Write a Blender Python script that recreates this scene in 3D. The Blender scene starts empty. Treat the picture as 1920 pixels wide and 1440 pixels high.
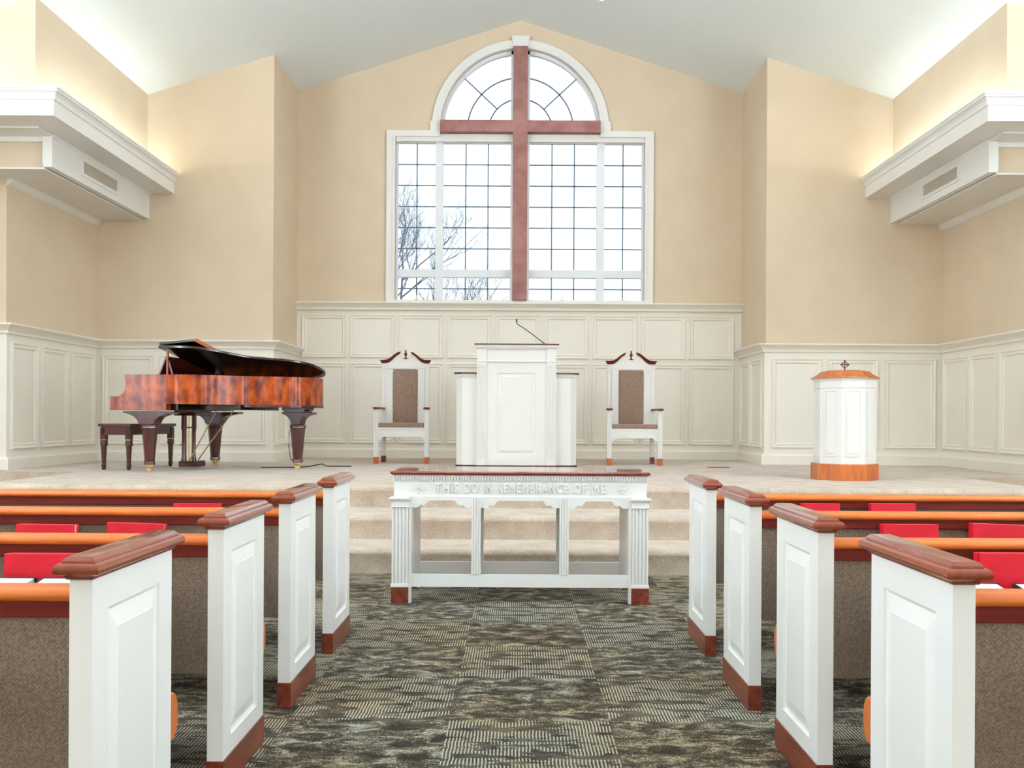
import bpy, bmesh, math, random
from mathutils import Vector, Matrix
R = math.radians
SC = bpy.context.scene
COL = SC.collection
FPX = 1857.0
HC = 1.155
# ------------------------------------------------------------ camera
cam_d = bpy.data.cameras.new('camera')
cam = bpy.data.objects.new('camera', cam_d)
COL.objects.link(cam)
cam.location = (-.012, 0, HC)
cam.rotation_mode = 'QUATERNION'
cam.rotation_quaternion = (Matrix.Rotation(R(90), 4, 'X') @ Matrix.Rotation(R(0.33), 4, 'Z')).to_quaternion()
cam_d.sensor_fit = 'HORIZONTAL'
cam_d.sensor_width = 36
cam_d.lens = FPX / 1920 * 36
cam_d.shift_x = -11 / 1920
cam_d.shift_y = 63 / 1920
cam_d.clip_start = 0.05
SC.camera = cam
# ------------------------------------------------------------ world, exposure
w = bpy.data.worlds.new('overcast_sky'); SC.world = w; w.use_nodes = True
bg = w.node_tree.nodes['Background']
bg.inputs[0].default_value = (0.86, 0.95, 1.0, 1); bg.inputs[1].default_value = 1.2
vs = SC.view_settings
vs.view_transform = 'Standard'; vs.look = 'None'; vs.gamma = 1; vs.use_curve_mapping = False
vs.exposure = 0.6
try:
    SC.cycles.max_bounces = 8; SC.cycles.diffuse_bounces = 5; SC.cycles.transparent_max_bounces = 8
    SC.cycles.sample_clamp_indirect = 6
except Exception: pass

def area(name, loc, rot, sx, sy, power, col):
    l = bpy.data.lights.new(name, 'AREA'); l.shape = 'RECTANGLE'; l.size = sx; l.size_y = sy
    l.energy = power; l.color = col
    o = bpy.data.objects.new(name, l); COL.objects.link(o); o.location = loc; o.rotation_euler = rot
    return o
COOL = (0.80, 0.91, 1.0); WARM = (1.0, 0.86, 0.66); NEUT = (1.0, 0.93, 0.84)
# added unseen fill light, set outside the openings in the nave's side walls
for k, yy in enumerate((-3.6, -0.4, 2.8, 6.0)):
    for s in (-1, 1):
        area('side_fill', (s * 7.95, yy, 2.5), (R(90), 0, R(90) * s), 1.5, 2.6, 70, COOL)
area('rear_fill', (0, -6.4, 3.6), (R(90), 0, 0), 4.4, 3.4, 90, NEUT)  # unseen fill added behind the camera for surfaces that face it
# unseen uplights added along the nave walls for more ceiling bounce
for s in (-1, 1):
    area('nave_uplight_fill', (s * 6.6, 2.9, 4.1), (0, R(-180 - 12) * s, 0), 0.5, 6.6, 900, (0.80, 0.91, 1.0))
# daylight of the big chancel window
pt = area('window_portal', (0, 14.85, 4.7), (R(-90), 0, 0), 3.7, 3.8, 1, COOL)
pt.data.cycles.is_portal = True
# cove lamps in the trays
for s in (-1, 1):
    area('cove_lamp', (s * 4.66, 11.55, 4.15), (0, R(-104) * s, 0), 0.06, 2.9, 22, (0.80, 0.93, 1.0))
    area('cove_lamp', (s * 5.9, 9.80, 4.15), (R(115), 0, 0), 1.7, 0.06, 7, WARM)
# ceiling spots: only the last is in view, the rest are added unseen
for xx, yy, pw in ((-2.6, 11.4, 90), (0.0, 12.6, 170), (2.6, 11.4, 90), (-1.8, 9.3, 60), (0.0, 9.6, 60), (1.8, 9.3, 60), (0, 4.4, 150), (1.03, 12.95, 20)):
    l = bpy.data.lights.new('downlight_and_fill', 'SPOT'); l.energy = pw * 0.44; l.spot_size = R(155); l.spot_blend = 1.0
    l.shadow_soft_size = 0.25; l.color = (1.0, 0.98, 0.95)
    o = bpy.data.objects.new('downlight_and_fill', l); COL.objects.link(o)
    o.location = (xx, yy, 6.99 - .323 * abs(xx) - .1)

# ------------------------------------------------------------ materials
def new_mat(name):
    m = bpy.data.materials.new(name); m.use_nodes = True
    nt = m.node_tree
    return m, nt, nt.nodes['Principled BSDF']
def N(nt, t, **kw):
    n = nt.nodes.new(t)
    for k, v in kw.items(): setattr(n, k, v)
    return n
def mat(name, c1, c2=None, rough=.5, scale=(8, 8, 8), detail=4, bump=0, bscale=None, metal=0, coat=0, lo=.35, hi=.65, spec=.5, sheen=0):
    m, nt, p = new_mat(name)
    p.inputs['Roughness'].default_value = rough; p.inputs['Metallic'].default_value = metal
    p.inputs['Coat Weight'].default_value = coat; p.inputs['Coat Roughness'].default_value = .06
    p.inputs['Specular IOR Level'].default_value = spec
    p.inputs['Sheen Weight'].default_value = sheen
    c2 = c2 or tuple(c * .93 for c in c1)
    tc = N(nt, 'ShaderNodeTexCoord'); mp = N(nt, 'ShaderNodeMapping'); mp.inputs['Scale'].default_value = scale
    nz = N(nt, 'ShaderNodeTexNoise'); nz.inputs['Scale'].default_value = 1; nz.inputs['Detail'].default_value = detail
    cr = N(nt, 'ShaderNodeValToRGB')
    cr.color_ramp.elements[0].color = (*c1, 1); cr.color_ramp.elements[1].color = (*c2, 1)
    cr.color_ramp.elements[0].position = lo; cr.color_ramp.elements[1].position = hi
    L = nt.links.new
    L(tc.outputs['Object'], mp.inputs[0]); L(mp.outputs[0], nz.inputs['Vector']); L(nz.outputs['Fac'], cr.inputs[0]); L(cr.outputs[0], p.inputs['Base Color'])
    if bump:
        b = N(nt, 'ShaderNodeBump'); b.inputs['Strength'].default_value = bump; b.inputs['Distance'].default_value = .004
        n2 = N(nt, 'ShaderNodeTexNoise'); n2.inputs['Scale'].default_value = bscale or 120; n2.inputs['Detail'].default_value = 3
        L(tc.outputs['Object'], n2.inputs['Vector']); L(n2.outputs['Fac'], b.inputs['Height']); L(b.outputs[0], p.inputs['Normal'])
    return m
M = {}
M['wall'] = mat('beige_wall_paint', (.68, .555, .405), (.65, .525, .38), .75, (2, 2, 2), bump=.12, bscale=90)
M['ceiling'] = mat('white_ceiling_paint', (.80, .86, .87), (.79, .85, .86), .8, (1, 1, 1))
M['white'] = mat('white_satin_paint', (.79, .775, .745), (.77, .755, .725), .32, (3, 3, 3))
M['trim'] = mat('cream_trim_paint', (.84, .79, .70), (.82, .77, .68), .4, (3, 3, 3))
M['vinyl'] = mat('white_window_vinyl', (.78, .80, .84), (.75, .77, .82), .35)
M['cherry'] = mat('cherry_wood', (.16, .022, .008), (.30, .060, .018), .22, (3, 3, 40), 5, coat=.5)
M['cherry_lit'] = mat('cherry_wood_rail_lit', (.46, .095, .014), (.60, .15, .022), .4, (3, 60, 60), 5, spec=.35)  # bright copy of the rail wood: light from above put into the colour
M['cherry_cap'] = mat('cherry_wood_cap', (.18, .030, .011), (.23, .043, .016), .2, (60, 3, 60), 5, coat=.5)
M['cherry_dark_and_shade'] = mat('dark_cherry_and_shade', (.115, .011, .008), (.17, .018, .010), .4, (3, 60, 60), 5, spec=.25)  # dark red of chairs and racks; on the back rail, painted shade
M['cherry_top'] = mat('cherry_table_top', (.17, .022, .010), (.22, .034, .014), .14, (3, 50, 50), 5, coat=.6)
M['kick'] = mat('cherry_kick_wood', (.09, .013, .007), (.19, .032, .012), .3, (30, 4, 30), 5, coat=.3)
M['orange_wood'] = mat('amber_cherry_wood', (.36, .075, .012), (.50, .13, .02), .35, (20, 20, 4), 5, coat=.2)
M['cross'] = mat('rough_cross_wood', (.25, .10, .085), (.36, .17, .15), .65, (6, 6, 6), 8, bump=.3, bscale=30)
M['piano'] = mat('polished_mahogany', (.11, .010, .004), (.44, .075, .008), .14, (11, 11, 6), 14, spec=.3, lo=.36, hi=.66)
M['piano_dark'] = mat('dark_mahogany', (.040, .006, .007), (.075, .012, .011), .25, (20, 20, 4), 5, coat=.15)
M['black'] = mat('black_lacquer', (.005, .005, .006), (.008, .008, .009), .15)
M['iron'] = mat('gilt_iron_plate', (.10, .06, .03), (.15, .09, .04), .4, metal=.7)
M['brass'] = mat('brass', (.75, .58, .30), (.68, .50, .24), .25, metal=1)
M['red'] = mat('red_hymnal_cloth', (.62, .006, .022), (.52, .004, .016), .35, (12, 12, 12), bump=.1, bscale=300)
M['blackbook'] = mat('black_book_cover', (.012, .010, .016), (.02, .018, .024), .4)
M['pages'] = mat('book_pages', (.75, .74, .72), (.68, .66, .63), .7, (2, 2, 300))
M['foam'] = mat('brown_velour', (.205, .125, .085), (.27, .17, .12), .9, (30, 30, 30), 8, bump=.4, bscale=200, sheen=.3)
M['key'] = mat('ivory_keys', (.8, .78, .7), None, .3)
M['plastic'] = mat('black_rubber', (.015, .015, .015), None, .5)
M['grille'] = mat('beige_vent_metal', (.52, .45, .36), None, .5)
M['muntin'] = mat('blue_grey_muntin', (.10, .15, .21), (.12, .18, .24), .5)
M['bark'] = mat('pale_winter_bark', (.08, .10, .15), (.11, .13, .18), .9)
M['grass'] = mat('winter_lawn', (.25, .27, .18), (.32, .33, .22), .95)

def tan_carpet():
    m, nt, p = new_mat('tan_cut_pile_carpet'); L = nt.links.new
    p.inputs['Roughness'].default_value = 1; p.inputs['Specular IOR Level'].default_value = .1
    p.inputs['Sheen Weight'].default_value = .25
    tc = N(nt, 'ShaderNodeTexCoord')
    a = N(nt, 'ShaderNodeTexNoise'); a.inputs['Scale'].default_value = 5; a.inputs['Detail'].default_value = 4
    b = N(nt, 'ShaderNodeTexNoise'); b.inputs['Scale'].default_value = 110; b.inputs['Detail'].default_value = 2
    mx = N(nt, 'ShaderNodeMath', operation='MULTIPLY_ADD'); mx.inputs[1].default_value = .55
    L(tc.outputs['Object'], a.inputs['Vector']); L(tc.outputs['Object'], b.inputs['Vector'])
    L(b.outputs['Fac'], mx.inputs[0]); 
    m2 = N(nt, 'ShaderNodeMath', operation='MULTIPLY'); m2.inputs[1].default_value = .45
    L(a.outputs['Fac'], m2.inputs[0]); L(m2.outputs[0], mx.inputs[2])
    cr = N(nt, 'ShaderNodeValToRGB'); e = cr.color_ramp.elements
    e[0].position = .36; e[0].color = (.34, .25, .185, 1); e[1].position = .64; e[1].color = (.56, .455, .365, 1)
    L(mx.outputs[0], cr.inputs[0]); L(cr.outputs[0], p.inputs['Base Color'])
    bp = N(nt, 'ShaderNodeBump'); bp.inputs['Strength'].default_value = .5; bp.inputs['Distance'].default_value = .004
    L(b.outputs['Fac'], bp.inputs['Height']); L(bp.outputs[0], p.inputs['Normal'])
    return m
M['tan'] = tan_carpet()

def tile_carpet():
    m, nt, p = new_mat('patterned_carpet_tiles'); L = nt.links.new
    p.inputs['Roughness'].default_value = .95; p.inputs['Specular IOR Level'].default_value = .2
    tc = N(nt, 'ShaderNodeTexCoord'); sep = N(nt, 'ShaderNodeSeparateXYZ'); L(tc.outputs['Object'], sep.inputs[0])
    def mth(op, a, b=None, c=None):
        n = N(nt, 'ShaderNodeMath', operation=op)
        for i, v in enumerate((a, b, c)):
            if v is None: continue
            if isinstance(v, (int, float)): n.inputs[i].default_value = v
            else: L(v, n.inputs[i])
        return n.outputs[0]
    tx = mth('DIVIDE', mth('ADD', sep.outputs[0], .266 + 6.1), .61)
    ty = mth('DIVIDE', mth('ADD', sep.outputs[1], -3.775 + 12.2), .61)
    par = mth('MODULO', mth('ADD', mth('FLOOR', tx), mth('FLOOR', ty)), 2.0)
    stripe_tile = mth('GREATER_THAN', par, .5)
    # warped ribs
    wn = N(nt, 'ShaderNodeTexNoise'); wn.inputs['Scale'].default_value = 9; wn.inputs['Detail'].default_value = 2
    mpw = N(nt, 'ShaderNodeMapping'); mpw.inputs['Scale'].default_value = (1, 2.2, 1); L(tc.outputs['Object'], mpw.inputs[0]); L(mpw.outputs[0], wn.inputs['Vector'])
    sx = mth('ADD', sep.outputs[0], mth('MULTIPLY', wn.outputs['Fac'], .008))
    rib = mth('SINE', mth('MULTIPLY', sx, 2 * math.pi / .0125))
    rib = mth('GREATER_THAN', rib, .25)
    # bands that break the ribs (elongated in x)
    bn = N(nt, 'ShaderNodeTexNoise'); bn.inputs['Scale'].default_value = 1; bn.inputs['Detail'].default_value = 5; bn.inputs['Roughness'].default_value = .6
    mpb = N(nt, 'ShaderNodeMapping'); mpb.inputs['Scale'].default_value = (6, 17, 1); L(tc.outputs['Object'], mpb.inputs[0]); L(mpb.outputs[0], bn.inputs['Vector'])
    band = mth('GREATER_THAN', bn.outputs['Fac'], .48)
    ribs = mth('MULTIPLY', rib, band)
    # fine pile speckle
    fn = N(nt, 'ShaderNodeTexNoise'); fn.inputs['Scale'].default_value = 130; fn.inputs['Detail'].default_value = 2
    L(tc.outputs['Object'], fn.inputs['Vector'])
    # large swirls
    sn = N(nt, 'ShaderNodeTexNoise'); sn.inputs['Scale'].default_value = 1; sn.inputs['Detail'].default_value = 9; sn.inputs['Roughness'].default_value = .78; sn.inputs['Distortion'].default_value = .6
    mps = N(nt, 'ShaderNodeMapping'); mps.inputs['Scale'].default_value = (8, 15, 1); L(tc.outputs['Object'], mps.inputs[0]); L(mps.outputs[0], sn.inputs['Vector'])
    sv = mth('ADD', mth('MULTIPLY', sn.outputs['Fac'], .72), mth('MULTIPLY', fn.outputs['Fac'], .28))
    cr = N(nt, 'ShaderNodeValToRGB'); e = cr.color_ramp.elements
    e[0].position = .445; e[0].color = (.018, .014, .010, 1); e[1].position = .575; e[1].color = (.31, .28, .225, 1)
    x = e.new(.49); x.color = (.052, .040, .026, 1); x = e.new(.53); x.color = (.12, .10, .07, 1)
    L(sv, cr.inputs[0])
    cb = N(nt, 'ShaderNodeValToRGB'); e = cb.color_ramp.elements
    e[0].position = .44; e[0].color = (.022, .017, .012, 1); e[1].position = .58; e[1].color = (.11, .092, .066, 1)
    L(sv, cb.inputs[0])
    mr = N(nt, 'ShaderNodeMix', data_type='RGBA'); L(ribs, mr.inputs[0]); L(cb.outputs[0], mr.inputs[6]); mr.inputs[7].default_value = (.36, .325, .26, 1)
    ml = N(nt, 'ShaderNodeMix', data_type='RGBA'); L(stripe_tile, ml.inputs[0]); L(cr.outputs[0], ml.inputs[6]); L(mr.outputs[2], ml.inputs[7])
    # slow warm / grey drift in the yarn
    dn = N(nt, 'ShaderNodeTexNoise'); dn.inputs['Scale'].default_value = 1.1; L(tc.outputs['Object'], dn.inputs['Vector'])
    dr = N(nt, 'ShaderNodeValToRGB'); e = dr.color_ramp.elements
    e[0].position = .4; e[0].color = (1.0, .90, .74, 1); e[1].position = .6; e[1].color = (.96, 1.0, .98, 1); L(dn.outputs['Fac'], dr.inputs[0])
    mm = N(nt, 'ShaderNodeMix', data_type='RGBA', blend_type='MULTIPLY'); mm.inputs[0].default_value = 1; L(ml.outputs[2], mm.inputs[6]); L(dr.outputs[0], mm.inputs[7])
    L(mm.outputs[2], p.inputs['Base Color'])
    bp = N(nt, 'ShaderNodeBump'); bp.inputs['Strength'].default_value = .4; bp.inputs['Distance'].default_value = .003
    L(mth('ADD', fn.outputs['Fac'], ribs), bp.inputs['Height']); L(bp.outputs[0], p.inputs['Normal'])
    return m
M['tiles'] = tile_carpet()

def pew_fabric():
    m, nt, p = new_mat('brown_woven_pew_fabric'); L = nt.links.new
    p.inputs['Roughness'].default_value = .95; p.inputs['Specular IOR Level'].default_value = .15
    tc = N(nt, 'ShaderNodeTexCoord')
    ck = N(nt, 'ShaderNodeTexChecker'); ck.inputs['Scale'].default_value = 1
    mp = N(nt, 'ShaderNodeMapping'); mp.inputs['Scale'].default_value = (330, 60, 200); L(tc.outputs['Object'], mp.inputs[0]); L(mp.outputs[0], ck.inputs['Vector'])
    ck.inputs['Color1'].default_value = (.11, .078, .056, 1); ck.inputs['Color2'].default_value = (.36, .275, .21, 1)
    nz = N(nt, 'ShaderNodeTexNoise'); nz.inputs['Scale'].default_value = 150; nz.inputs['Detail'].default_value = 5; L(tc.outputs['Object'], nz.inputs['Vector'])
    cr = N(nt, 'ShaderNodeValToRGB'); e = cr.color_ramp.elements
    e[0].position = .35; e[0].color = (.12, .085, .062, 1); e[1].position = .66; e[1].color = (.34, .265, .20, 1); L(nz.outputs['Fac'], cr.inputs[0])
    mx = N(nt, 'ShaderNodeMix', data_type='RGBA'); mx.inputs[0].default_value = .5; L(ck.outputs['Color'], mx.inputs[6]); L(cr.outputs[0], mx.inputs[7])
    L(mx.outputs[2], p.inputs['Base Color'])
    bp = N(nt, 'ShaderNodeBump'); bp.inputs['Strength'].default_value = .3; bp.inputs['Distance'].default_value = .002
    L(nz.outputs['Fac'], bp.inputs['Height']); L(bp.outputs[0], p.inputs['Normal'])
    return m
M['fabric'] = pew_fabric()
def glass():
    m, nt, p = new_mat('window_glass'); L = nt.links.new
    nt.nodes.remove(p); out = nt.nodes['Material Output']
    t = N(nt, 'ShaderNodeBsdfTransparent'); t.inputs[0].default_value = (.96, .98, 1, 1)
    g = N(nt, 'ShaderNodeBsdfGlossy'); g.inputs['Roughness'].default_value = .02
    f = N(nt, 'ShaderNodeFresnel'); f.inputs[0].default_value = 1.45
    mx = N(nt, 'ShaderNodeMixShader'); L(f.outputs[0], mx.inputs[0]); L(t.outputs[0], mx.inputs[1]); L(g.outputs[0], mx.inputs[2]); L(mx.outputs[0], out.inputs[0])
    return m
M['glass'] = glass()
def emit(name, col, s):
    m, nt, p = new_mat(name)
    p.inputs['Emission Color'].default_value = (*col, 1); p.inputs['Emission Strength'].default_value = s
    p.inputs['Base Color'].default_value = (*col, 1)
    return m
M['lamp'] = emit('lamp_glow', (1, .85, .6), 3)

# ------------------------------------------------------------ geometry helpers
def bm_new(): return bmesh.new()
def obj(name, bm, m, parent=None, smooth=False, bevel=0, loc=None, angle=35):
    bmesh.ops.recalc_face_normals(bm, faces=bm.faces[:])
    me = bpy.data.meshes.new(name); bm.to_mesh(me); bm.free()
    if isinstance(m, str): m = M[m]
    me.materials.append(m)
    o = bpy.data.objects.new(name, me); COL.objects.link(o)
    if parent: o.parent = parent
    if loc: o.location = loc
    if smooth:
        for p in me.polygons: p.use_smooth = True
        try: me.set_sharp_from_angle(angle=R(angle))
        except Exception: pass
    if bevel:
        b = o.modifiers.new('bevel', 'BEVEL'); b.width = bevel; b.segments = 2; b.limit_method = 'ANGLE'; b.angle_limit = R(40)
    return o
def tag(o, label=None, cat=None, group=None, kind=None):
    if label: o['label'] = label
    if cat: o['category'] = cat
    if group: o['group'] = group
    if kind: o['kind'] = kind
    return o
def empty(name, loc, rz=0, **kw):
    o = bpy.data.objects.new(name, None); COL.objects.link(o); o.location = loc; o.rotation_euler = (0, 0, rz)
    o.empty_display_size = .1
    return tag(o, **kw)
def face(bm, vs):
    try: return bm.faces.new(vs)
    except ValueError: return None
def box(bm, x0, x1, y0, y1, z0, z1):
    v = [bm.verts.new((x, y, z)) for z in (z0, z1) for x, y in ((x0, y0), (x1, y0), (x1, y1), (x0, y1))]
    for f in ((0, 1, 2, 3), (4, 5, 6, 7), (0, 1, 5, 4), (1, 2, 6, 5), (2, 3, 7, 6), (3, 0, 4, 7)): face(bm, [v[i] for i in f])
    return v
def extr(bm, pts, ax, a, b):
    def P(p, t):
        return (t, p[0], p[1]) if ax == 'x' else (p[0], t, p[1]) if ax == 'y' else (p[0], p[1], t)
    A = [bm.verts.new(P(p, a)) for p in pts]; B = [bm.verts.new(P(p, b)) for p in pts]
    n = len(pts)
    face(bm, A); face(bm, B[::-1])
    for i in range(n): face(bm, [A[i], A[(i + 1) % n], B[(i + 1) % n], B[i]])
    return A, B
def loft(bm, rings, cap=True, closed=True):
    V = [[bm.verts.new(p) for p in r] for r in rings]
    n = len(rings[0])
    for a, b in zip(V[:-1], V[1:]):
        for i in range(n if closed else n - 1): face(bm, [a[i], a[(i + 1) % n], b[(i + 1) % n], b[i]])
    if cap: face(bm, V[0][::-1]); face(bm, V[-1])
    return V
def lathe(bm, prof, cx=0, cy=0, n=20, z0=0, ang0=0):
    loft(bm, [[(cx + r * math.cos(ang0 + 2 * math.pi * i / n), cy + r * math.sin(ang0 + 2 * math.pi * i / n), z0 + z) for i in range(n)] for r, z in prof])
def sqr_prof(bm, prof, cx, cy, z0=0, ang=0):
    lathe(bm, [(r * math.sqrt(2), z) for r, z in prof], cx, cy, 4, z0, ang + R(45))
def tube(bm, pts, r, n=8, r2=None):
    pts = [Vector(p) for p in pts]; rings = []
    up = Vector((0, 0, 1)); k = len(pts)
    for i, p in enumerate(pts):
        d = (pts[min(i + 1, k - 1)] - pts[max(i - 1, 0)]).normalized()
        u = d.cross(up)
        if u.length < 1e-3: u = d.cross(Vector((1, 0, 0)))
        u.normalize(); v = d.cross(u).normalized()
        rr = r if r2 is None else r + (r2 - r) * i / (k - 1)
        rings.append([p + (u * math.cos(2 * math.pi * j / n) + v * math.sin(2 * math.pi * j / n)) * rr for j in range(n)])
    loft(bm, rings)
def rects(bm, o, u, v, n, rs, cap=True, back=None):
    """nested rectangles (u0,u1,v0,v1,depth) lofted in order; last is capped. back = depth of a back face."""
    o, u, v, n = Vector(o), Vector(u), Vector(v), Vector(n)
    if back is not None: rs = [(*rs[0][:4], back)] + rs
    V = []
    for a, b, c, d, e in rs:
        V.append([bm.verts.new(o + u * x + v * y + n * e) for x, y in ((a, c), (b, c), (b, d), (a, d))])
    for p, q in zip(V[:-1], V[1:]):
        for i in range(4): face(bm, [p[i], p[(i + 1) % 4], q[(i + 1) % 4], q[i]])
    if cap: face(bm, V[-1])
    if back is not None: face(bm, V[0][::-1])
def fill_loops(bm, loops, ax, a, b):
    """planar shape with holes, extruded from a to b along ax"""
    def P(p, t):
        return (t, p[0], p[1]) if ax == 'x' else (p[0], t, p[1]) if ax == 'y' else (p[0], p[1], t)
    sides = []
    for t in (a, b):
        E = []; LV = []
        for lp in loops:
            vs_ = [bm.verts.new(P(p, t)) for p in lp]; LV.append(vs_)
            E += [bm.edges.new((vs_[i], vs_[(i + 1) % len(vs_)])) for i in range(len(vs_))]
        bmesh.ops.triangle_fill(bm, use_beauty=True, use_dissolve=False, edges=E)
        sides.append(LV)
    for A, B in zip(*sides):
        n = len(A)
        for i in range(n): face(bm, [A[i], A[(i + 1) % n], B[(i + 1) % n], B[i]])
def arc(cx, cz, r, a0, a1, n): return [(cx + r * math.cos(R(a0 + (a1 - a0) * i / n)), cz + r * math.sin(R(a0 + (a1 - a0) * i / n))) for i in range(n + 1)]
def struct(name, bm, m, parent=None, **kw):
    o = obj(name, bm, m, parent, **kw)
    if parent is None: o['kind'] = 'structure'
    return o

# ------------------------------------------------------------ room numbers
ZS = .555                      # chancel floor
YM, YB = 13.1, 14.55           # side bays' wall, alcove wall
XA, XW, XU = 3.26, 5.6, 4.93   # alcove half width, side wall, clerestory wall
XN = 7.6                       # nave wall
def zc(x): return 6.99 - .323 * abs(x)
# floor, platform
bm = bm_new(); box(bm, -7.75, 7.75, -6.15, 14.7, -.15, 0)
struct('floor', bm, 'tiles')
bm = bm_new()
def steps_profile():
    def nose(y, z): return [(y + .006, z - .06), (y - .002, z - .045), (y - .003, z - .032), (y + .004, z - .016), (y + .016, z - .005), (y + .034, z)]
    return [(7.30, .0)] + nose(7.29, .185) + [(7.875, .185)] + nose(7.866, .37) + [(8.585, .37)] + nose(8.575, ZS) + [(10.4, ZS), (10.4, 0)]
extr(bm, steps_profile(), 'x', -4.64, 4.64)
box(bm, -XW, XW, 10.4, YM, .0, ZS); box(bm, -XA, XA, YM, YB, 0, ZS)
for s in (-1, 1):
    a, b = sorted((s * 4.64, s * 7.6))
    box(bm, a, b, 10.0, 10.4, 0, .37); box(bm, a, b, 9.6, 10.0, 0, .185)
    a, b = sorted((s * 5.6, s * 7.6))
    box(bm, a, b, 10.4, 10.8, 0, .37)
struct('floor', bm, 'tan', smooth=True, angle=50)

# ceiling (two slopes)
bm = bm_new()
for s in (-1, 1):
    extr(bm, [(0, 6.99), (s * 7.75, zc(7.75)), (s * 7.75, zc(7.75) + .15), (0, 7.14)], 'y', -6.15, 14.8)
struct('ceiling', bm, 'ceiling')
# back wall with window hole
CZ, RI, RO = 5.39, 1.175, 1.30
def win_loop(hx, zb, zt, r):   # rectangle crowned by an arch
    return [(-hx, zb), (hx, zb), (hx, zt), (r, zt)] + arc(0, CZ, r, 0, 180, 40) + [(-r, zt), (-hx, zt)]
bm = bm_new()
fill_loops(bm, [[(-XA - .1, 0), (XA + .1, 0), (XA + .1, zc(XA + .1) + .03), (0, 7.02), (-XA - .1, zc(XA + .1) + .03)], win_loop(1.83, 2.87, 5.27, RI)], 'y', YB, YB + .22)
struct('wall_back', bm, 'wall')
for s, nm in ((-1, 'left'), (1, 'right')):
    bm = bm_new()                                # alcove return and bay wall: one corner
    a, b = s * XA, s * (XW + .12)
    pts = [(a, 0), (b, 0), (b, zc(b) + .03), (a, zc(a) + .03)]
    extr(bm, pts, 'y', YM, YB + .22)
    struct('wall_bay_' + nm, bm, 'wall')
    bm = bm_new(); a, b = sorted((s * XW, s * (XW + .15)))
    box(bm, a, b, 10.8, YM, 0, 4.3)
    struct('wall_' + nm, bm, 'wall')
    bm = bm_new(); a, b = sorted((s * XU, s * 7.75))   # clerestory mass above the soffit
    pts = [(s * XU, 4.09), (s * 7.75, 4.09), (s * 7.75, zc(7.75) + .03), (s * XU, zc(XU) + .03)]
    extr(bm, pts, 'y', 10.05, YM)
    struct('wall_upper_' + nm, bm, 'wall')
    bm = bm_new(); a, b = sorted((s * (XW + .15), s * 7.6)); box(bm, a, b, 10.8, 10.95, 0, 4.3)
    struct('wall_return_' + nm, bm, 'wall')
    bm = bm_new()                                # nave side wall with four window openings
    a, b = sorted((s * XN, s * (XN + .15)))
    holes = [[(y - .8, 1.1), (y + .8, 1.1), (y + .8, 3.9), (y - .8, 3.9)] for y in (-3.6, -.4, 2.8, 6.0)]
    fill_loops(bm, [[(-6.15, 0), (10.9, 0), (10.9, zc(XN) + .03), (-6.15, zc(XN) + .03)]] + holes, 'x', a, b)
    struct('wall_nave_' + nm, bm, 'wall')
bm = bm_new()
fill_loops(bm, [[(-7.75, 0), (7.75, 0), (7.75, zc(7.75) + .03), (0, 7.02), (-7.75, zc(7.75) + .03)], [(-2.3, 1.8), (2.3, 1.8), (2.3, 5.3), (-2.3, 5.3)]], 'y', -6.15, -6.0)
struct('wall_rear', bm, 'wall')

# ------------------------------------------------------------ wainscot, rails, baseboards
def rail_prof(top, h=.095, d=.10):   # (out, z)
    return [(0, top), (d, top), (d, top - .018), (d - .012, top - .026), (d - .022, top - .036), (d - .05, top - .055), (d - .058, top - .068), (d - .07, top - .076), (d - .075, top - h), (0, top - h)]
def sweep(bm, path, prof):
    """path: list of (x,y) corners, profile (out,z), 'out' is to the left of travel; mitred"""
    P = [Vector((x, y)) for x, y in path]; rings = []
    for i, p in enumerate(P):
        d0 = (p - P[i - 1]).normalized() if i else (P[1] - P[0]).normalized()
        d1 = (P[i + 1] - p).normalized() if i < len(P) - 1 else d0
        n0 = Vector((-d0.y, d0.x)); n1 = Vector((-d1.y, d1.x)); m = (n0 + n1); m = m / max(m.dot(n0), .1)
        rings.append([(p.x + m.x * o, p.y + m.y * o, z) for o, z in prof])
    loft(bm, rings)
def sgn_path(s, pts):           # mirror for the right side, keep 'out' into the room
    return [(s * x, y) for x, y in pts]
T = .02
base_prof = [(0, ZS), (.045, ZS), (.045, ZS + .115), (.036, ZS + .128), (.03, ZS + .14), (0, ZS + .14)]
n_trim = 1
def next_trim():
    global n_trim; s = 'trim_%d' % n_trim; n_trim += 1; return s
def add_panel(parent, o, u, n, a, b, c, d):
    bm = bm_new()
    rects(bm, o, u, (0, 0, 1), n, [(a, b, c, d, .0), (a, b, c, d, .022), (a + .012, b - .012, c + .012, d - .012, .026), (a + .03, b - .03, c + .03, d - .03, .014), (a + .05, b - .05, c + .05, d - .05, .018), (a + .062, b - .062, c + .062, d - .062, .010), (a + .068, b - .068, c + .068, d - .068, .001)], cap=True)
    obj('wall_panel', bm, 'trim', parent)
# back alcove wainscot
bm = bm_new(); box(bm, -XA, XA, YB - T, YB, ZS, 2.74)
w_ = struct(next_trim(), bm, 'trim')
bm = bm_new(); sweep(bm, [(XA, YB - T), (-XA, YB - T)], [(-o if False else o, z) for o, z in rail_prof(2.83, .11, .13)]); obj('chair_rail', bm, 'trim', w_)
bm = bm_new(); sweep(bm, [(XA, YB - T), (-XA, YB - T)], base_prof); obj('baseboard', bm, 'trim', w_)
for k in range(9):
    x0 = -3.185 + k * .7095
    add_panel(w_, (0, YB - T, 0), (1, 0, 0), (0, -1, 0), x0, x0 + .655, 2.02, 2.655)
    add_panel(w_, (0, YB - T, 0), (1, 0, 0), (0, -1, 0), x0, x0 + .655, .77, 1.945)
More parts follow.
